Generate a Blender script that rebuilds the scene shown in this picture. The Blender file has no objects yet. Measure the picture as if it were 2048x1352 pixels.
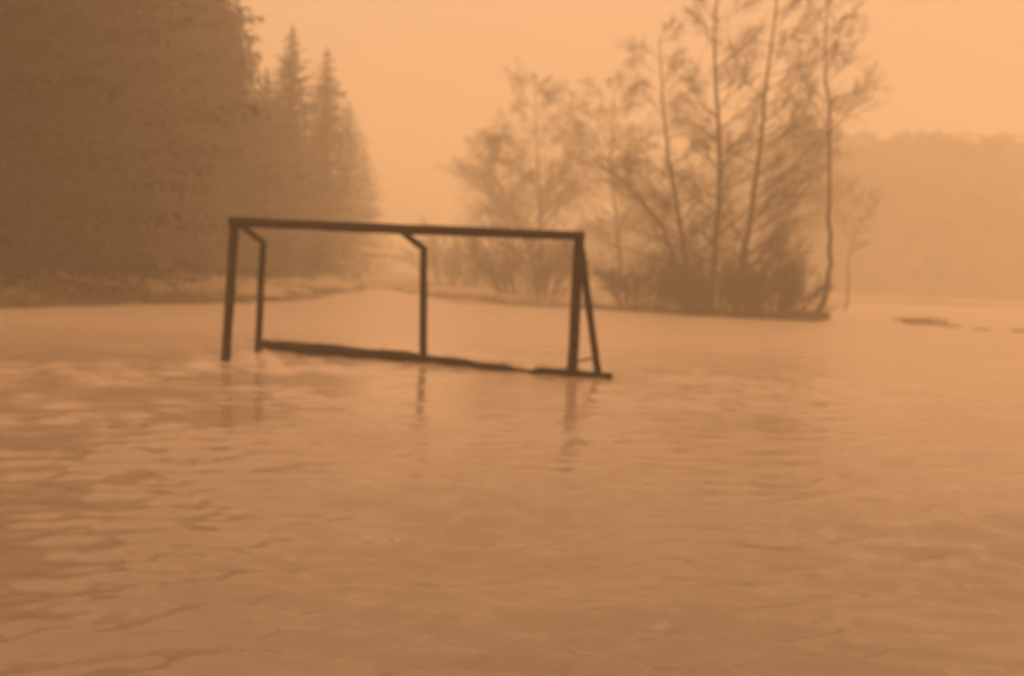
import bpy, math, random
import numpy as np
from mathutils import Vector, Matrix

R = math.radians
scene = bpy.context.scene
col = scene.collection

# ---------------------------------------------------------------- camera
CAM_H = 1.5
cam_d = bpy.data.cameras.new("camera")
cam = bpy.data.objects.new("camera", cam_d)
col.objects.link(cam)
cam_d.sensor_width = 36.0
cam_d.lens = 36.0 * 2000 / 2048
cam_d.clip_start = 0.05
cam_d.clip_end = 3000
CAM_M = (Matrix.Translation((0, 0, CAM_H)) @ Matrix.Rotation(R(90 - 3.69), 4, 'X')
         @ Matrix.Rotation(R(2.2), 4, 'Z'))
cam.matrix_world = CAM_M
cam_d.dof.use_dof = True                       # an old camera left focused far too short: all of it soft
cam_d.dof.focus_distance = 1.2
cam_d.dof.aperture_fstop = 35.16e-3 / 0.0076
scene.camera = cam

# ---------------------------------------------------------------- sky, sun, exposure
SUN_EL, SUN_AZ = R(52), R(150)                 # high, behind the camera's right shoulder, veiled by the overcast
world = bpy.data.worlds.new("World")
scene.world = world
world.use_nodes = True
wn = world.node_tree.nodes
wl = world.node_tree.links
wn.clear()
sky = wn.new('ShaderNodeTexSky')
sky.sky_type = 'NISHITA'
sky.sun_disc = False
sky.sun_elevation = SUN_EL
sky.sun_rotation = SUN_AZ
sky.air_density = 1.0
sky.dust_density = 6.0
bw = wn.new('ShaderNodeRGBToBW')
flat = wn.new('ShaderNodeMath'); flat.operation = 'POWER'; flat.inputs[1].default_value = 0.35
tint = wn.new('ShaderNodeMix'); tint.data_type = 'RGBA'; tint.blend_type = 'MULTIPLY'
tint.inputs['Factor'].default_value = 1.0
tint.inputs['B'].default_value = (1.0, 0.558, 0.33, 1)       # the sepia daylight
bg = wn.new('ShaderNodeBackground')
bg.inputs['Strength'].default_value = 0.15
wo = wn.new('ShaderNodeOutputWorld')
wl.new(sky.outputs[0], bw.inputs[0])
wl.new(bw.outputs[0], flat.inputs[0])
# an overcast is about three times as bright overhead as at the horizon
wtc = wn.new('ShaderNodeTexCoord'); wsx = wn.new('ShaderNodeSeparateXYZ')
wup = wn.new('ShaderNodeMapRange')
wup.inputs['From Min'].default_value = 0.0; wup.inputs['From Max'].default_value = 1.0
wup.inputs['To Min'].default_value = 0.7; wup.inputs['To Max'].default_value = 3.5
wmu = wn.new('ShaderNodeMath'); wmu.operation = 'MULTIPLY'
wl.new(wtc.outputs['Generated'], wsx.inputs[0]); wl.new(wsx.outputs['Z'], wup.inputs['Value'])
wl.new(flat.outputs[0], wmu.inputs[0]); wl.new(wup.outputs[0], wmu.inputs[1])
wl.new(wmu.outputs[0], tint.inputs['A'])
wl.new(tint.outputs['Result'], bg.inputs['Color'])
wl.new(bg.outputs[0], wo.inputs['Surface'])

sun_d = bpy.data.lights.new("sun", 'SUN')
sun_d.energy = 0.5
sun_d.angle = R(30)
sun_d.color = (1.0, 0.55, 0.27)
sun = bpy.data.objects.new("sun", sun_d)
col.objects.link(sun)
sd = Vector((math.sin(SUN_AZ) * math.cos(SUN_EL), math.cos(SUN_AZ) * math.cos(SUN_EL), math.sin(SUN_EL)))
sun.rotation_euler = sd.to_track_quat('Z', 'Y').to_euler()
sun.location = (0, 0, 60)

scene.view_settings.view_transform = 'Standard'
scene.view_settings.look = 'None'
scene.view_settings.gamma = 1
scene.view_settings.exposure = 1.48
scene.cycles.use_denoising = True
scene.cycles.volume_bounces = 5
scene.cycles.max_bounces = 10
scene.cycles.diffuse_bounces = 3
scene.cycles.glossy_bounces = 4


# ---------------------------------------------------------------- helpers
def at(px, py, Y):
    """The point at distance Y that the photograph's pixel (2048 wide) looks at."""
    d = CAM_M.to_3x3() @ Vector(((px - 1024) / 2000, (676 - py) / 2000, -1))
    return Vector((0, 0, CAM_H)) + d * (Y / d.y)


def tag(o, label=None, cat=None, group=None, kind=None):
    if label: o["label"] = label
    if cat: o["category"] = cat
    if group: o["group"] = group
    if kind: o["kind"] = kind
    return o


def empty(name, loc, label, cat, group=None, rz=0.0):
    o = bpy.data.objects.new(name, None)
    col.objects.link(o)
    o.location = loc
    o.rotation_euler = (0, 0, rz)
    o.empty_display_size = 0.3
    return tag(o, label, cat, group)


def place(o, parent):
    col.objects.link(o)
    if parent is not None:
        o.parent = parent
    return o


class QB:
    """Collects quads; build() links them as ONE mesh object."""
    def __init__(self):
        self.v, self.q, self.n = [], [], 0

    def add(self, verts, quads):
        self.v.append(np.asarray(verts, dtype=np.float32).reshape(-1, 3))
        self.q.append(np.asarray(quads, dtype=np.int32).reshape(-1, 4) + self.n)
        self.n += len(self.v[-1])

    def tube(self, pts, radii, sides=5, cap=False):
        pts = [Vector(p) for p in pts]
        n = len(pts)
        vs = []
        prev = None
        for i, p in enumerate(pts):
            t = (pts[min(i + 1, n - 1)] - pts[max(i - 1, 0)])
            if t.length < 1e-6:
                t = Vector((0, 0, 1))
            t.normalize()
            if prev is None:
                a = t.orthogonal().normalized()
            else:
                a = prev - t * prev.dot(t)
                a = a.normalized() if a.length > 1e-5 else t.orthogonal().normalized()
            prev = a
            b = t.cross(a)
            r = radii[i]
            for k in range(sides):
                w = 2 * math.pi * k / sides
                vs.append(p + a * (r * math.cos(w)) + b * (r * math.sin(w)))
        qs = []
        for i in range(n - 1):
            for k in range(sides):
                k2 = (k + 1) % sides
                qs.append((i * sides + k, i * sides + k2, (i + 1) * sides + k2, (i + 1) * sides + k))
        if cap and sides == 4:
            qs.append((3, 2, 1, 0)); m = (n - 1) * 4
            qs.append((m, m + 1, m + 2, m + 3))
        elif cap and sides == 8:
            for m, s in ((0, -1), ((n - 1) * 8, 1)):
                for c in ((0, 1, 2, 3), (0, 3, 4, 7), (4, 5, 6, 7)):
                    c = tuple(m + j for j in c)
                    qs.append(c if s > 0 else c[::-1])
        self.add(vs, qs)

    def diamond(self, p, d, length, width, up):
        s = d.cross(up)
        s = s.normalized() if s.length > 1e-5 else d.orthogonal().normalized()
        self.add([p, p + d * (length * .45) + s * (width / 2), p + d * length, p + d * (length * .45) - s * (width / 2)],
                 [(0, 1, 2, 3)])

    def arrays(self):
        return np.concatenate(self.v), np.concatenate(self.q)

    def mesh(self, name, mat, smooth=False):
        v, q = self.arrays()
        return mesh_from(name, v, q, mat, smooth)

    def build(self, name, mat, parent=None, smooth=False):
        return place(bpy.data.objects.new(name, self.mesh(name, mat, smooth)), parent)


def mesh_from(name, v, q, mat, smooth=False):
    me = bpy.data.meshes.new(name)
    me.vertices.add(len(v))
    me.vertices.foreach_set("co", np.ascontiguousarray(v, dtype=np.float32).ravel())
    nq = len(q)
    me.loops.add(nq * 4)
    me.loops.foreach_set("vertex_index", np.ascontiguousarray(q, dtype=np.int32).ravel())
    me.polygons.add(nq)
    me.polygons.foreach_set("loop_start", np.arange(0, nq * 4, 4, dtype=np.int32))
    me.polygons.foreach_set("use_smooth", np.full(nq, smooth, dtype=bool))
    me.update(calc_edges=True)
    me.validate()
    if mat: me.materials.append(mat)
    return me


def material(name, c1, c2, scale=3.0, rough=0.8, bump=0.0, bscale=20.0, stretch=(1, 1, 1)):
    """Two tones mixed by object-space noise, with an optional bump."""
    m = bpy.data.materials.new(name)
    m.use_nodes = True
    n, l = m.node_tree.nodes, m.node_tree.links
    b = n["Principled BSDF"]
    tc = n.new('ShaderNodeTexCoord')
    mp = n.new('ShaderNodeMapping'); mp.inputs['Scale'].default_value = stretch
    l.new(tc.outputs['Object'], mp.inputs['Vector'])
    ns = n.new('ShaderNodeTexNoise'); ns.inputs['Scale'].default_value = scale; ns.inputs['Detail'].default_value = 6
    l.new(mp.outputs[0], ns.inputs['Vector'])
    rp = n.new('ShaderNodeValToRGB')
    rp.color_ramp.elements[0].position = .35; rp.color_ramp.elements[0].color = (*c1, 1)
    rp.color_ramp.elements[1].position = .65; rp.color_ramp.elements[1].color = (*c2, 1)
    l.new(ns.outputs['Fac'], rp.inputs['Fac'])
    l.new(rp.outputs['Color'], b.inputs['Base Color'])
    b.inputs['Roughness'].default_value = rough
    b.inputs['Specular IOR Level'].default_value = .1
    if bump:
        nb = n.new('ShaderNodeTexNoise'); nb.inputs['Scale'].default_value = bscale; nb.inputs['Detail'].default_value = 5
        l.new(mp.outputs[0], nb.inputs['Vector'])
        bp = n.new('ShaderNodeBump'); bp.inputs['Strength'].default_value = bump; bp.inputs['Distance'].default_value = .03
        l.new(nb.outputs['Fac'], bp.inputs['Height'])
        l.new(bp.outputs['Normal'], b.inputs['Normal'])
    return m


M_goal = material('weathered_goal_timber', (.008, .0045, .0022), (.018, .010, .005), 9, .75, .5, 40, (1, 1, .2))
M_spruce = material('spruce_needles', (.012, .008, .003), (.020, .013, .005), 1.2, .85)
M_bark = material('dark_bark', (.030, .021, .013), (.07, .05, .032), 6, .9, .8, 14, (1, 1, .25))
M_twig = material('bare_twigs', (.030, .021, .013), (.06, .042, .026), 2, .9)
M_shrub = material('winter_shrub', (.025, .018, .010), (.06, .043, .025), 1.5, .9)
M_ground = material('pale_wet_meadow', (.09, .068, .042), (.40, .32, .23), .42, .9, .6, 4, (.28, 1, 1))
M_grass = material('dead_grass', (.09, .066, .04), (.19, .145, .09), 2, .9)
M_straw = material('pale_straw', (.30, .23, .15), (.48, .38, .26), 2, .9)
M_hill = material('far_wooded_hill', (.03, .03, .015), (.07, .06, .035), .05, .9)


# ---------------------------------------------------------------- ground and water
def vnoise(x, y, seed=0, scale=1.0):
    """Smooth value noise in [-1, 1] (numpy)."""
    rng = np.random.RandomState(seed)
    t = rng.uniform(-1, 1, (64, 64))
    x = np.asarray(x) / scale; y = np.asarray(y) / scale
    xi = np.floor(x).astype(int); yi = np.floor(y).astype(int)
    fx = x - xi; fy = y - yi
    fx = fx * fx * (3 - 2 * fx); fy = fy * fy * (3 - 2 * fy)
    g = lambda i, j: t[i % 64, j % 64]
    return (g(xi, yi) * (1 - fx) * (1 - fy) + g(xi + 1, yi) * fx * (1 - fy)
            + g(xi, yi + 1) * (1 - fx) * fy + g(xi + 1, yi + 1) * fx * fy)


SHORE_A = [-3.2, -1.2, -.9, -.5, -.25, -.205, -.17, -.13, -.10, -.065, 0., .08, .2, .296, .312, .335, .37, .8, 1.3, 3.2]
SHORE_D = [45, 18, 21, 28, 38, 43, 58, 74, 60, 50, 47, 45.5, 43.5, 41.0, 42.5, 80, 90, 95, 70, 45]


def terrain(x, y):
    x = np.asarray(x, float); y = np.asarray(y, float)
    th = np.arctan2(x, np.where(np.abs(y) < 1e-6, 1e-6, y))
    r = np.hypot(x, y)
    a = np.where(np.abs(th) < 1.1, np.tan(np.clip(th, -1.1, 1.1)), np.sign(th) * (1.96 + (np.abs(th) - 1.1) * .6))
    d = r * np.cos(np.clip(th, -1.1, 1.1))
    d = np.where(np.abs(th) > 1.1, r, d)
    S = np.interp(a, SHORE_A, SHORE_D) + 2.4 * vnoise(x, y, 3, 5.0) + .7 * vnoise(x, y, 4, 1.1)
    e = d - S + .8 * vnoise(x, y, 12, .7)
    z = np.where(e < 0, np.maximum(-.45, e * .12), np.minimum(e * .06, .16))
    z = z + np.clip((e - 1) / np.interp(a, [-.5, -.3], [6, 16]), 0, 1) * np.interp(a, [-.5, -.3, -.18, -.15], [.85, .45, .4, 0]) + np.clip((e - 2) / 50, 0, 4) * .25
    z = z + .05 * vnoise(x, y, 5, 2.2) * np.clip(e / 3 + 1, 0, 1) + .015 * vnoise(x, y, 6, .6)
    return z


def polar(angles, radii, zf):
    A, Rr = np.meshgrid(angles, radii)
    X = Rr * np.sin(A); Y = Rr * np.cos(A)
    Z = zf(X, Y, Rr)
    na, nr = len(angles), len(radii)
    v = np.stack([X, Y, Z], -1).reshape(-1, 3)
    i, j = np.meshgrid(np.arange(nr - 1), np.arange(na), indexing='ij')
    j2 = (j + 1) % na
    q = np.stack([i * na + j, i * na + j2, (i + 1) * na + j2, (i + 1) * na + j], -1).reshape(-1, 4)
    return v, q[:, ::-1]


ang = np.concatenate([np.linspace(-math.pi, -.75, 60, endpoint=False), np.linspace(-.75, .75, 260, endpoint=False),
                      np.linspace(.75, math.pi, 60, endpoint=False)])
rad = np.concatenate([[.02], np.geomspace(.8, 30, 50), np.linspace(30.6, 64, 90), np.geomspace(66, 430, 40)])
v, q = polar(ang, rad, lambda X, Y, r: terrain(X, Y))
tag(place(bpy.data.objects.new('ground', mesh_from('ground', v, q, M_ground, True)), None), kind='structure')

# waves: a sum of many small wind waves whose strength varies in patches
rng = np.random.RandomState(11)
WAVES = []
for k in range(90):
    lam = math.exp(rng.uniform(math.log(.08), math.log(.5)))
    th = R(rng.normal(-7, 18))
    WAVES.append((2 * math.pi / lam * math.sin(th), 2 * math.pi / lam * math.cos(th), rng.uniform(0, 6.28),
                  (.0066 * lam ** 1.05), lam))


def water_z(X, Y, r):
    z = np.zeros_like(X)
    th = np.arctan2(X, Y)
    sa = np.where(np.abs(th) < .72, .0034, .03) * r
    sr = .0058 * r
    wx = X + .06 * vnoise(X, Y, 21, 1.3); wy = Y + .08 * vnoise(X, Y, 22, 1.1)
    for kx, ky, ph, am, lam in WAVES:
        fade = np.clip(lam / np.maximum(np.maximum(sr, sa * .5), 1e-3) / 2.3 - .6, 0, 1)
        z += am * fade * np.sin(kx * wx + ky * wy + ph)
    patch = .75 + .45 * vnoise(X, Y, 31, 3.0) + .7 * vnoise(X * .6, Y, 32, .8) + .3 * vnoise(X * .5, Y, 33, .33)
    a = X / np.maximum(Y, .5)
    rough = 1.0 + 1.1 * np.exp(-((a + .33) / .16) ** 2 - ((r - 13.5) / 4.0) ** 2)
    rough = rough + .45 * np.clip((9.5 - r) / 4.5, 0, 1)
    calm = np.clip((r - 15) / 6, 0, 1) * .7 + .45 * np.clip((a - .29) / .14, 0, 1) * np.clip((r - 7) / 3, 0, 1)
    calm = np.maximum(calm, .78 * np.exp(-((a + .02) / .12) ** 2 - ((r - 11.5) / 3.5) ** 2))
    return z * np.clip(patch, .12, 1.9) * rough * np.clip(1 - calm, .12, 1)


ang = np.concatenate([np.linspace(-math.pi, -.72, 50, endpoint=False), np.linspace(-.72, .72, 424, endpoint=False),
                      np.linspace(.72, math.pi, 50, endpoint=False)])
rad = np.concatenate([[.02], np.geomspace(.6, 2.2, 20, endpoint=False), np.geomspace(2.2, 40, 520), np.geomspace(41, 120, 30)])
v, q = polar(ang, rad, water_z)
M_water = bpy.data.materials.new('muddy_flood_water')
M_water.use_nodes = True
n, l = M_water.node_tree.nodes, M_water.node_tree.links
b = n["Principled BSDF"]
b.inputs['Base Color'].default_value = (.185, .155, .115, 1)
b.inputs['IOR'].default_value = 1.333
tc = n.new('ShaderNodeTexCoord')
# the open water beyond the goal is ruffled by ripples too fine to model
sx = n.new('ShaderNodeSeparateXYZ'); mr = n.new('ShaderNodeMapRange')
mr.inputs['From Min'].default_value = 13; mr.inputs['From Max'].default_value = 24
mr.inputs['To Min'].default_value = .09; mr.inputs['To Max'].default_value = .36
l.new(tc.outputs['Object'], sx.inputs[0]); l.new(sx.outputs['Y'], mr.inputs['Value'])
l.new(mr.outputs[0], b.inputs['Roughness'])
# base colour pales with distance, painting in the brighter sky reflection out there
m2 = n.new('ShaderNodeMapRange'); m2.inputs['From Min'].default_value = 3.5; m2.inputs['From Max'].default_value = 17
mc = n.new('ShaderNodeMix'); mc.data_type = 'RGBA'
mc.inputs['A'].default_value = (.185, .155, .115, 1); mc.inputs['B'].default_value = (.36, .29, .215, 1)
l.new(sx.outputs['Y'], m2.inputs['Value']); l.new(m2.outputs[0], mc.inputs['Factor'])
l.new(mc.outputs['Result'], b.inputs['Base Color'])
mp = n.new('ShaderNodeMapping'); mp.inputs['Scale'].default_value = (1.0, 2.2, 1); mp.inputs['Rotation'].default_value = (0, 0, R(8))
ns = n.new('ShaderNodeTexNoise'); ns.inputs['Scale'].default_value = 5.0; ns.inputs['Detail'].default_value = 3
ns.inputs['Roughness'].default_value = .45
bp = n.new('ShaderNodeBump'); bp.inputs['Strength'].default_value = .08; bp.inputs['Distance'].default_value = .03
l.new(tc.outputs['Object'], mp.inputs['Vector']); l.new(mp.outputs[0], ns.inputs['Vector'])
l.new(ns.outputs['Fac'], bp.inputs['Height']); l.new(bp.outputs['Normal'], b.inputs['Normal'])
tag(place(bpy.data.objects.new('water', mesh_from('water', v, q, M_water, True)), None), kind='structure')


def gz(x, y):
    return float(terrain(np.array([x]), np.array([y]))[0])


# ---------------------------------------------------------------- the air: one closed box of even fog
hz = bpy.data.materials.new('fog')
hz.use_nodes = True
n, l = hz.node_tree.nodes, hz.node_tree.links
n.clear()
pv = n.new('ShaderNodeVolumePrincipled')
pv.inputs['Color'].default_value = (.97, .92, .76, 1)
pv.inputs['Density'].default_value = .0074
pv.inputs['Anisotropy'].default_value = .1
om = n.new('ShaderNodeOutputMaterial')
l.new(pv.outputs[0], om.inputs['Volume'])
x0, x1, y0, y1, z0, z1 = -440, 440, -440, 440, -1.6, 52
hv = [(x, y, z) for z in (z0, z1) for x, y in ((x0, y0), (x1, y0), (x1, y1), (x0, y1))]
hf = [(3, 2, 1, 0), (4, 5, 6, 7), (0, 1, 5, 4), (1, 2, 6, 5), (2, 3, 7, 6), (3, 0, 4, 7)]
tag(place(bpy.data.objects.new('haze', mesh_from('haze', np.array(hv), np.array(hf), hz)), None), kind='stuff')

# ---------------------------------------------------------------- the goal
goal = empty('goal_frame', (-1.7, 15.1, 0), 'dark weathered football goal frame without a net, standing alone in the flood water', 'goal')
GI = Matrix.Translation((1.7, -15.1, 0))
rnd = random.Random(5)


def gbar(name, pts, radii, sides=8, wob=0.006, sub=5, extra=None):
    """A slightly irregular timber bar through pts (world metres)."""
    out, rr = [], []
    pts = [Vector(p) for p in pts]
    for i in range(len(pts) - 1):
        for k in range(sub):
            t = k / sub
            out.append(GI @ (pts[i].lerp(pts[i + 1], t)))
            rr.append(radii[i] * (1 - t) + radii[i + 1] * t)
    out.append(GI @ pts[-1]); rr.append(radii[-1])
    for i in range(1, len(out) - 1):
        out[i] += Vector((rnd.uniform(-wob, wob), rnd.uniform(-wob, wob), rnd.uniform(-wob, wob)))
        rr[i] *= rnd.uniform(.95, 1.05)
    m = QB(); m.tube(out, rr, sides, cap=(sides in (4, 8)))
    if extra: m.add(*extra.arrays())
    return m.build(name, M_goal, goal, smooth=False)


FL, FR = Vector((-4.36, 15.2, 0)), Vector((.92, 14.85, 0))
TL, TR = at(469, 452, 15.2), at(1158, 478, 14.85)
CL, CR = at(459, 443, 15.2), at(1170, 472, 14.85)
gbar('crossbar', [CL, at(815, 459, 15.1), CR], [.072, .074, .066], sub=7, wob=.004)
gbar('post', [FL + Vector((-.02, 0, -.5)), TL], [.076, .074])
gbar('post', [FR + Vector((-.01, 0, -.5)), TR], [.08, .076])
RL, RM, RR_ = at(516, 700, 16.9), at(846, 728, 16.2), at(1196, 752, 15.1)
dn = Vector((0, 0, -.4))
gbar('stay', [at(484, 452, 15.22), at(526, 484, 16.3), RL, RL + dn], [.046, .058, .062, .062])
gbar('stay', [at(803, 463, 15.12), at(848, 498, 15.9), RM, RM + dn], [.046, .058, .062, .062])
gbar('stay', [at(1160, 482, 14.9), at(1164, 505, 15.05), RR_, RR_ + dn], [.05, .055, .054, .054])
bar_px = [(516, 690, 16.92), (560, 691, 16.85), (640, 699, 16.7), (740, 709, 16.5), (847, 718, 16.2), (930, 729, 15.75),
          (1000, 739, 15.35), (1045, 745, 15.3), (1090, 746, 15.0), (1150, 749, 14.85), (1224, 753, 14.75)]
gbar('side_bar', [FR + Vector((-.12, -.02, -.01)), RR_ + Vector((.06, 0, .0))], [.07, .07], sub=4)
gbar('side_bar', [FL + Vector((0, 0, -.30)), RL + Vector((0, 0, -.30))], [.06, .06], sub=4)
gbar('side_rail', [at(1150, 723, 14.87), at(1190, 716, 15.08)], [.022, .022], sides=4)
# torn straw caught along the ground bar
m = QB()
for k in range(70):
    t = rnd.random() * (len(bar_px) - 1.01); i = int(t); t -= i
    p = at(*bar_px[i]).lerp(at(*bar_px[i + 1]), t) + Vector((0, rnd.uniform(-.08, .08), rnd.uniform(-.03, .06)))
    d = Vector((rnd.uniform(-1, 1), rnd.uniform(-.6, .6), rnd.uniform(-.2, .45))).normalized()
    L = rnd.uniform(.12, .4)
    m.tube([GI @ p, GI @ (p + d * L * .5), GI @ (p + d * L + Vector((0, 0, -.05)))], [.008, .006, .003], 3)
gbar('ground_bar', [at(*p) for p in bar_px], [.075, .095, .10, .095, .09, .085, .085, .05, .075, .085, .055], sub=3, wob=.018, extra=m)


# ---------------------------------------------------------------- spruces
def spruce_arrays(seed, h, base_r, low=.03):
    """Trunk and crown of one spruce, foot at the origin."""
    g = random.Random(seed)
    tr = QB()
    tr.tube([(0, 0, -.5), (0, 0, h * .3), (g.uniform(-.1, .1), g.uniform(-.1, .1), h * .7), (0, 0, h * .985)],
            [h * .014, h * .011, h * .006, .02], 7)
    cr = QB()
    z = h * low
    while z < h * .99:
        f = 1 - z / h
        reach = base_r * (f ** .82) * g.uniform(.78, 1.12) + .05
        nb = 5 if f < .15 else 7
        a0 = g.uniform(0, 6.28)
        for k in range(nb):
            a = a0 + 6.283 * k / nb + g.uniform(-.35, .35)
            L = reach * g.uniform(.62, 1.18)
            out = Vector((math.cos(a), math.sin(a), 0))
            droop = .12 + .5 * f
            zz = z + g.uniform(-.15, .15)
            pts = []
            for s in range(5):
                t = s / 4
                pts.append(out * (L * t) + Vector((0, 0, zz + (.25 * (1 - f) * t - droop * t + droop * .55 * t * t) * L)))
            cr.tube(pts, [.035 * (.4 + f), .028, .02, .014, .006], 3)
            ntw = max(3, int(L * 5.5)); ts = min(1.0, .28 + L / 1.9)
            for j in range(ntw):
                t = (j + .6) / ntw
                i = min(3, int(t * 4)); u = t * 4 - i
                p = pts[i].lerp(pts[i + 1], u)
                side = Vector((-math.sin(a), math.cos(a), 0)) * (1 if j % 2 else -1)
                d = (out * g.uniform(.35, .9) + side * g.uniform(.4, 1) + Vector((0, 0, g.uniform(-.75, -.05)))).normalized()
                cr.diamond(p, d, g.uniform(.35, .75) * (1.15 - .5 * t) * ts, g.uniform(.13, .24) * (.4 + .6 * ts), Vector((g.uniform(-.5, .5), g.uniform(-.5, .5), 1)))
                if g.random() < .6:
                    cr.diamond(p, Vector((g.uniform(-.3, .3), g.uniform(-.3, .3), -1)).normalized(), g.uniform(.3, .65) * ts, g.uniform(.12, .2) * ts, out)
            tip = (pts[4] - pts[3]).normalized()
            cr.diamond(pts[3], tip, (pts[4] - pts[3]).length + .3 * ts, .16 * ts, Vector((0, 0, 1)))
        z += g.uniform(.34, .52) * (.55 + .6 * f)
    for k in range(6):
        a = k * 1.05
        cr.diamond(Vector((0, 0, h * .965)), Vector((math.cos(a) * .5, math.sin(a) * .5, .8)).normalized(), .35, .1, Vector((1, 0, 0)))
    cr.diamond(Vector((0, 0, h * .97)), Vector((0, 0, 1)), h * .03 + .4, .1, Vector((1, 0, 0)))
    return tr, cr


PROTO = []
for seed, h, br in ((1, 18.0, 5.2), (2, 18.0, 5.8), (3, 18.0, 4.6)):
    t_, c_ = spruce_arrays(seed, h, br)
    PROTO.append((t_, c_, t_.mesh('trunk', M_bark, True), c_.mesh('crown', M_spruce)))


def spruce(px, tip_y, Y, var, wide, rz, label, cat='tree'):
    """A spruce whose tip stands at the photo's height, at distance Y."""
    tip = at(px, tip_y, Y)
    z0 = gz(tip.x, tip.y) - .1
    r = empty('spruce_tree', (tip.x, tip.y, z0), label, cat, 'spruces along the forest edge', rz)
    s = (tip.z - z0) / 18.4
    r.scale = (s * wide, s * wide, s)
    place(bpy.data.objects.new('trunk', PROTO[var][2]), r)
    place(bpy.data.objects.new('crown', PROTO[var][3]), r)
    return r


spruce(440, -90, 62, 1, 1.15, .4, 'tall dark spruce reaching out of the photo left of the two pointed tips')
spruce(586, 42, 78, 0, 1.05, 1.9, 'higher of the two pointed spruce tips standing against the pale sky')
spruce(655, 84, 90, 2, 1.15, 2.7, 'lower and slimmer of the two pointed spruce tips, right of the higher one')
spruce(534, 128, 80, 1, 1.0, 5.1, 'short rounded spruce top in the notch left of the higher pointed tip')
spruce(702, 205, 135, 1, 1.15, .9, 'hazy broad spruce below and right of the slimmer pointed tip')
spruce(728, 285, 180, 0, 1.2, 3.6, 'palest and lowest spruce at the right end of the forest edge')

fx = random.Random(8)
forest = QB()
# the mass of the wood on the left, standing too close together to count
for row, (dd, n_) in enumerate(((0, 17), (7, 16), (15, 15), (24, 12))):
    for k in range(n_):
        px = -1500 + (1960 if row == 0 else 2020 + row * 30) * k / (n_ - 1) + fx.uniform(-30, 30)
        Yb = np.interp(px, [-1500, -800, -200, 0, 150, 300, 470, 620], [22, 25, 30, 36, 45, 55, 68, 100]) + dd + fx.uniform(-1.5, 1.5)
        if px > 400:
            top = np.interp(px, [400, 470, 520, 560, 640, 700], [-60, 60, 130, 170, 210, 300]) + fx.uniform(0, 40)
            hh = at(px, top, Yb).z
        else:
            hh = fx.uniform(19, 26)
        x = (px - 1024) / 2000 * Yb
        z0 = gz(x, Yb) - .1
        s = hh / 18.4; w = s * fx.uniform(1.0, 1.25)
        a = fx.uniform(0, 6.28)
        Mx = np.array([[math.cos(a) * w, -math.sin(a) * w, 0], [math.sin(a) * w, math.cos(a) * w, 0], [0, 0, s]])
        for part in PROTO[fx.randrange(3)][:2]:
            vv, qq = part.arrays()
            forest.add(vv @ Mx.T + np.array([x, Yb, z0]), qq)
tag(forest.build('spruce_forest', M_spruce), 'dense dark spruce forest filling the left side behind the flooded meadow', 'forest', kind='stuff')


# ---------------------------------------------------------------- bare trees and shrubs
class Grower:
    def __init__(self, seed, twig_r=.008, bud=.35, bend=.25, grav=0.0):
        self.g = random.Random(seed); self.m = QB(); self.twig_r = twig_r; self.bud = bud; self.bend = bend; self.grav = grav

    def limb(self, p, d, L, r, lv, kids):
        g = self.g
        n = 5 if lv < 2 else 3
        pts, rr = [p.copy()], [r]
        d = d.normalized()
        for i in range(n):
            d = (d + Vector((g.gauss(0, .11), g.gauss(0, .11), g.gauss(0, .08) + (self.bend if lv < 2 else .06) * (1 / n) - self.grav * (i / n) * (1.0 if lv >= 1 else .3)))).normalized()
            pts.append(pts[-1] + d * (L / n))
            rr.append(max(r * (1 - .78 * (i + 1) / n), self.twig_r * .6))
        self.m.tube(pts, rr, 5 if lv == 0 else (4 if lv == 1 else 3))
        if lv < len(kids):
            for k in range(kids[lv]):
                t = .18 + .82 * (k + g.random()) / kids[lv]
                t = min(t, .999)
                i = int(t * n); u = t * n - i
                q = pts[i].lerp(pts[i + 1], u)
                dd = (pts[i + 1] - pts[i]).normalized()
                ax = dd.orthogonal().normalized()
                ax.rotate(Matrix.Rotation(g.uniform(0, 6.283), 3, dd))
                nd = dd * g.uniform(.85, 1.4) + ax * g.uniform(.35, .85)
                self.limb(q, nd, L * g.uniform(.42, .68) * (1.1 - .45 * t), max(rr[i] * .55, self.twig_r), lv + 1, kids)
        else:
            if g.random() < self.bud:
                for s in range(1):
                    self.m.diamond(pts[-1 - s], Vector((g.uniform(-1, 1), g.uniform(-1, 1), g.uniform(-1, .3))).normalized(),
                                   g.uniform(.05, .09), g.uniform(.02, .035), Vector((0, 0, 1)))


def path_at(pts, t):
    L = [(pts[i + 1] - pts[i]).length for i in range(len(pts) - 1)]
    s = t * sum(L)
    for i, x in enumerate(L):
        if s <= x or i == len(L) - 1:
            return pts[i].lerp(pts[i + 1], min(1, s / x)), (pts[i + 1] - pts[i]).normalized()
        s -= x


def smooth_path(pts, n=14):
    out = []
    P = [pts[0]] + pts + [pts[-1]]
    for i in range(1, len(P) - 2):
        for k in range(n // (len(pts) - 1) + 1):
            t = k / (n // (len(pts) - 1) + 1)
            a, b_, c, d = P[i - 1], P[i], P[i + 1], P[i + 2]
            out.append(.5 * ((2 * b_) + (c - a) * t + (2 * a - 5 * b_ + 4 * c - d) * t * t + (3 * b_ - a - 3 * c + d) * t ** 3))
    out.append(pts[-1])
    return out


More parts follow.
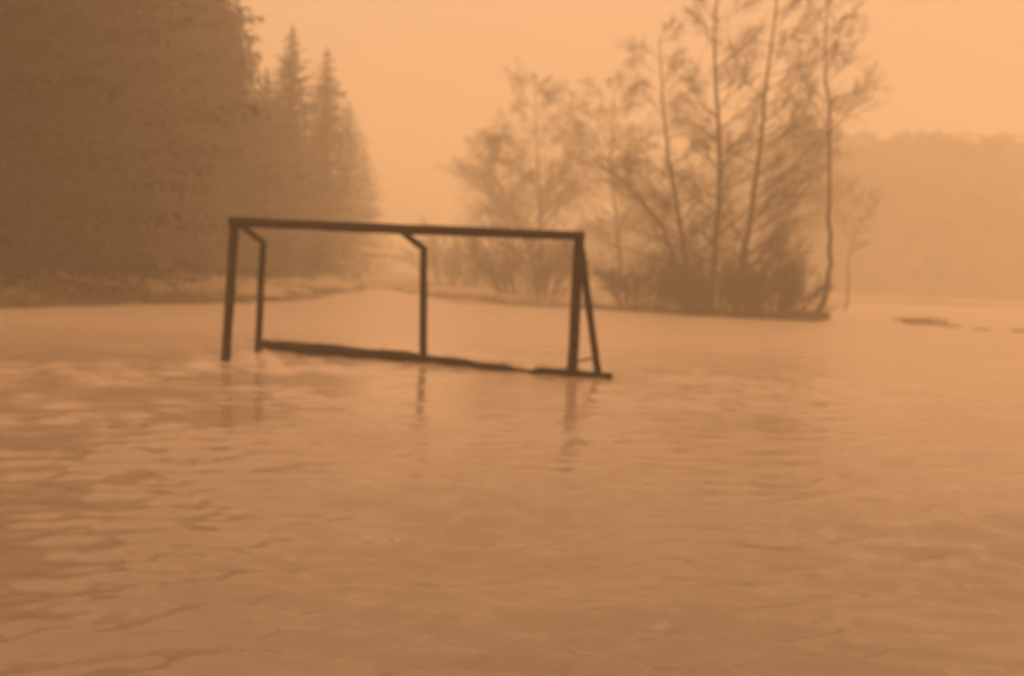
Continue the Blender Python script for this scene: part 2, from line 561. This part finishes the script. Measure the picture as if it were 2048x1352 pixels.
def bare_tree(name, seed, stems, Y, r0, nb, reach, kids, label, cat='tree', group=None, start=.2, rise=.55, side=None,
              grav=.1, twig_r=.0046, bud=.06, mat=None):
    """stems: pixel paths of the trunks (first the main one), each at distance Y."""
    foot = at(*stems[0][0], Y)
    foot.z = gz(foot.x, foot.y) - .15
    root = empty(name, foot, label, cat, group)
    g = random.Random(seed)
    gr = Grower(seed, twig_r, bud, .3, grav)
    tk = QB()
    for si, st in enumerate(stems):
        pts = [at(x, y, Y + (g.uniform(-.8, .8) if si else 0)) for x, y in st]
        pts[0] = Vector((pts[0].x, pts[0].y, gz(pts[0].x, pts[0].y) - .15))
        pts = [p - foot for p in smooth_path(pts)]
        rr = [r0 * (1 if si == 0 else .75) * (1 - .94 * i / (len(pts) - 1)) + .006 for i in range(len(pts))]
        for i in range(1, len(pts) - 1):
            pts[i] = pts[i] + Vector((g.gauss(0, .03), g.gauss(0, .03), 0))
        tk.tube(pts, rr, 7)
        for k in range(nb):
            t = start + (1 - start) * (k + g.random()) / nb
            p, d = path_at(pts, min(t, .995))
            a = g.uniform(0, 6.283)
            if side is not None and g.random() < .6:
                a = side + g.uniform(-.8, .8)
            o = Vector((math.cos(a), math.sin(a), 0))
            u = (t - start) / (1 - start)
            L = reach * (1.0 - .62 * u) * g.uniform(.6, 1.15)
            gr.limb(p, o + Vector((0, 0, rise * g.uniform(.4, 1.5))), L, max(.012, r0 * .34 * (1.05 - t)), 0, kids)
    tk.build('trunk', M_bark, root, smooth=True)
    gr.m.build('crown', mat or M_twig, root)
    return root


G1 = 'bare trees of the flooded clump'
bare_tree('bare_tree', 21, [[(1418, 640), (1428, 520), (1440, 330), (1428, 120), (1440, -120)]], 44.5, .17, 34, 3.8, (9, 7, 4),
          'tall straight bare tree rising out of the photo from the middle of the clump', group=G1, start=.12)
bare_tree('bare_tree', 22, [[(1470, 642), (1490, 500), (1515, 340), (1536, 130), (1566, -110)]], 43.8, .17, 34, 4.0, (9, 7, 4),
          'tall bare tree leaning right, between the straight tree and the slim curved trunk', group=G1, start=.12, side=0.0)
bare_tree('bare_tree', 23, [[(1385, 640), (1372, 520), (1345, 360), (1325, 200), (1320, 70)],
                            [(1380, 640), (1330, 470), (1255, 370), (1200, 330)]], 45, .13, 26, 3.4, (8, 6, 4),
          'left-leaning bare tree with long boughs arching over the rounded bush', group=G1, start=.2, grav=.3)
bare_tree('bare_tree', 24, [[(1618, 654), (1637, 622), (1655, 575), (1662, 500), (1657, 400), (1660, 250), (1650, 120), (1660, -60)]], 41, .15, 24, 2.6, (6, 6, 4),
          'lone slim trunk with a curved foot at the water, right of the clump', group=G1, start=.52, rise=.8, side=0.2)
bare_tree('bare_tree', 25, [[(1692, 622), (1696, 560), (1700, 500), (1724, 440), (1772, 388)]], 62, .06, 12, 1.8, (5, 5),
          'small pale sapling with a forked top, right of the slim curved trunk', group=G1, start=.45, twig_r=.01)
G2 = 'hazy bare trees behind the goal'
bare_tree('bare_tree', 26, [[(1085, 600), (1082, 480), (1075, 330), (1068, 165)], [(1080, 600), (1040, 450), (985, 350), (950, 290)]],
          84, .18, 40, 6.4, (9, 7, 5), 'broad hazy bare tree above the right half of the crossbar', group=G2, start=.22, grav=.25, twig_r=.0065)
bare_tree('bare_tree', 27, [[(1240, 610), (1236, 480), (1222, 330), (1230, 175)]], 76, .16, 32, 5.2, (9, 7, 5),
          'hazy bare tree between the broad tree over the crossbar and the clump', group=G2, start=.25, grav=.15, twig_r=.0065)


bare_tree('bare_tree', 28, [[(1598, 612), (1596, 480), (1590, 350), (1584, 225)]], 98, .19, 34, 6.8, (9, 7, 5),
          'hazy rounded tree far behind, between the leaning tree and the slim curved trunk', group=G2, start=.2, twig_r=.011)


def shrub(seed, px, base_y, top_y, width_px, Y, stems, kids, label, twig_r=.009, group='shrubs at the water edge'):
    foot = at(px, base_y, Y)
    top = at(px, top_y, Y)
    z0 = gz(foot.x, foot.y) - .1
    foot.z = z0
    H = top.z - z0
    W = width_px / 2000 * Y / 2
    root = empty('shrub', foot, label, 'shrub', group)
    g = random.Random(seed)
    gr = Grower(seed, twig_r, .8, .15, .1)
    st = QB()
    for k in range(stems):
        a = g.uniform(0, 6.283); rr = g.random() ** .5
        x, y = math.cos(a) * rr * W * .55, math.sin(a) * rr * min(W, 1.6) * .55
        p = Vector((x, y, 0))
        d = Vector((math.cos(a) * rr * .75, math.sin(a) * rr * .75, 1)).normalized()
        L = H * g.choice([g.uniform(.35, .7), g.uniform(.5, 1.0)]) * (1 - .4 * rr * rr)
        st.tube([p, p + d * (L * .25), p + d * (L * .5)], [.03, .025, .018], 4)
        gr.limb(p + d * (L * .12), d, L * .9, .022, 0, kids)
    st.build('stems', M_bark, root)
    gr.m.build('twigs', M_shrub, root)
    return root


shrub(31, 1285, 632, 470, 190, 46, 46, (7, 6, 3), 'rounded dark bush beside the right goal post, left of the clump')
shrub(32, 1450, 642, 425, 200, 43.2, 60, (7, 6, 3), 'dense dark thicket round the foot of the tall straight tree')
shrub(33, 1550, 646, 470, 150, 42.6, 46, (7, 6, 3), 'dark thicket between the tall trees and the slim curved trunk')
shrub(34, 1060, 610, 430, 240, 60, 60, (7, 6, 3), 'wide hazy bush seen through the right half of the goal')
shrub(35, 905, 592, 440, 200, 80, 46, (7, 6, 3), 'pale hazy bush seen behind the middle stay of the goal')
shrub(36, 590, 570, 462, 150, 62, 46, (7, 6, 3), 'low dark bush at the forest foot seen through the left end of the goal')
shrub(37, 1380, 632, 575, 110, 44.5, 22, (6, 5, 2), 'low bush filling the gap between the rounded bush and the thicket')

# ---------------------------------------------------------------- grass along the waterline
gg = random.Random(77)


def blades(m, p, n_, spread, h, wide=.012, lean=.5):
    for k in range(n_):
        a = gg.uniform(0, 6.283); s = spread * gg.random() ** .7
        b0 = p + Vector((math.cos(a) * s, math.sin(a) * s * .7, -.03))
        d = Vector((gg.uniform(-lean, lean), gg.uniform(-lean, lean), 1)).normalized()
        L = h * gg.uniform(.5, 1.1)
        m.tube([b0, b0 + d * (L * .55), b0 + d * L + Vector((d.x, d.y, -.25)) * (L * .3)], [wide, wide * .8, wide * .3], 3)


m = QB()
for k in range(2200):
    a = gg.choice([gg.uniform(-.55, -.15), gg.uniform(-.52, -.22), gg.uniform(.19, .31)] + [gg.uniform(-.12, .31)] * (k % 3 == 0))
    S = np.interp(a, SHORE_A, SHORE_D)
    Y = S + abs(gg.gauss(0, 1.6)) - .2
    x = a * Y
    z = gz(x, Y)
    if z < -.06: continue
    blades(m, Vector((x, Y, z)), 14, .35, gg.uniform(.12, .34))
for k in range(900):
    a = gg.uniform(-.55, -.2)
    Y = gg.uniform(28, 60); x = a * Y
    if gz(x, Y) < 0 or vnoise(np.array([x]), np.array([Y]), 9, 3.0)[0] < .0: continue
    blades(m, Vector((x, Y, gz(x, Y))), 12, .4, gg.uniform(.1, .25))
tag(m.build('grass', M_grass), kind='stuff')


def tussock(px, py, Y, spread, h, n_, mat, label):
    p = at(px, py, Y); p.z = -.12
    r = empty('grass_tussock', p, label, 'grass tussock', 'tussocks standing in the water on the right')
    m = QB()
    # a low mud cushion that carries the blades
    na, nr = 14, 5
    vs, qs = [], []
    for i in range(nr):
        t = i / (nr - 1)
        for k in range(na):
            w = 6.283 * k / na
            rr = spread * (1 - t * .97) * (1 + .18 * math.sin(3 * w + px) + .1 * math.sin(5 * w))
            vs.append((rr * math.cos(w), rr * .6 * math.sin(w), -.25 + (.25 + min(.16, h * .4)) * (1 - (1 - t) ** 2)))
    for i in range(nr - 1):
        for k in range(na):
            qs.append((i * na + k, i * na + (k + 1) % na, (i + 1) * na + (k + 1) % na, (i + 1) * na + k))
    m.add(vs, qs)
    m.build('mud_cushion', M_bark, r, smooth=True)
    m = QB()
    blades(m, Vector((0, 0, .05)), n_, spread * .85, h, .014, .7)
    m.build('blades', mat, r)


tussock(1798, 628, 48, .45, .22, 160, M_grass, 'small dark tussock just above the pale mound in the water')
tussock(1850, 645, 43, 1.15, .5, 500, M_straw, 'largest tussock, a wide pale mound with a dark waterline, right of the sapling')
tussock(1905, 655, 41.5, .55, .2, 220, M_grass, 'dark low tussock touching the right end of the pale mound')
tussock(1966, 670, 39, .42, .2, 160, M_grass, 'small lone tussock right of the pale mound, in open water')
tussock(2036, 672, 39, .42, .22, 160, M_grass, 'small tussock at the right edge of the photo')

# ---------------------------------------------------------------- hills and far wood


def ridge(name, Y, a0, a1, hf, depth, seed):
    A = np.linspace(a0, a1, 160); T = np.linspace(0, 1, 26)
    AA, TT = np.meshgrid(A, T)
    YY = Y + TT * depth
    XX = AA * (Y + TT * depth * .6)
    H = np.vectorize(hf)(AA)
    ZZ = .2 + H * np.sin(np.clip(TT * 1.35, 0, 1) * math.pi / 2) + .4 * vnoise(XX, YY, seed, 6.0) * np.clip(TT * 4, 0, 1)
    ZZ[0, :] = -.6
    v = np.stack([XX, YY, ZZ], -1).reshape(-1, 3)
    na = 160
    i, j = np.meshgrid(np.arange(25), np.arange(na - 1), indexing='ij')
    q = np.stack([i * na + j, i * na + j + 1, (i + 1) * na + j + 1, (i + 1) * na + j], -1).reshape(-1, 4)
    tag(place(bpy.data.objects.new(name, mesh_from(name, v, q, M_hill, True)), None), kind='structure')
    return lambda x, y: float(.2 + hf(x / (Y + (y - Y) * .6)) * math.sin(min((y - Y) / depth * 1.35, 1) * math.pi / 2))


near_h = lambda a: float(np.interp(a, [-.1, .05, .2, .27, .31, .335, .6, 1.0, 1.6], [0, 6, 22, 28.5, 28, 27, 29.0, 34, 37]))
far_h = lambda a: float(np.interp(a, [-.6, -.25, 0, .2, .36, .42, .6, 1.2, 1.6], [14, 10, 4, 16, 35, 40, 42, 43, 43]))
zn = ridge('hills', 140, -.1, 1.6, near_h, 60, 41)
zf = ridge('hills', 270, -.6, 1.6, far_h, 90, 42)

wood = QB()
hw = random.Random(4)


def blob_tree(x, y, z, h, w):
    """A far leafless or coniferous tree: a stem and a ragged crown of small leaf clumps."""
    wood.tube([(x, y, z - .4), (x, y, z + h * .9)], [.16, .04], 4)
    n_ = 34
    for k in range(n_):
        t = .12 + .88 * hw.random()
        rr = w * math.sin(min(1, (1.02 - t) * 1.5) * math.pi / 2) * hw.random() ** .5
        a = hw.uniform(0, 6.283)
        p = Vector((x + math.cos(a) * rr, y + math.sin(a) * rr, z + h * t))
        d = Vector((math.cos(a), math.sin(a), hw.uniform(-.6, .5))).normalized()
        wood.diamond(p, d, hw.uniform(.5, 1.0), hw.uniform(.3, .6), Vector((hw.uniform(-1, 1), hw.uniform(-1, 1), 1)))


for k in range(420):
    a = hw.uniform(.02, 1.2) if k % 3 else hw.uniform(.05, .6)
    y = 142 + 48 * hw.random()
    x = a * (140 + (y - 140) * .6)
    if near_h(a) < 2: continue
    blob_tree(x, y, zn(x, y) - .4, hw.uniform(1.6, 2.6), hw.uniform(.9, 1.6))
for k in range(260):
    a = hw.uniform(-.1, .8)
    y = 280 + 50 * hw.random()
    x = a * (270 + (y - 270) * .6)
    blob_tree(x, y, zf(x, y) - .4, hw.uniform(2.0, 3.5), hw.uniform(1.4, 2.4))
tag(wood.build('far_wood', M_hill), 'faint far-off wood covering the foggy hillside on the right', 'wood', kind='stuff')
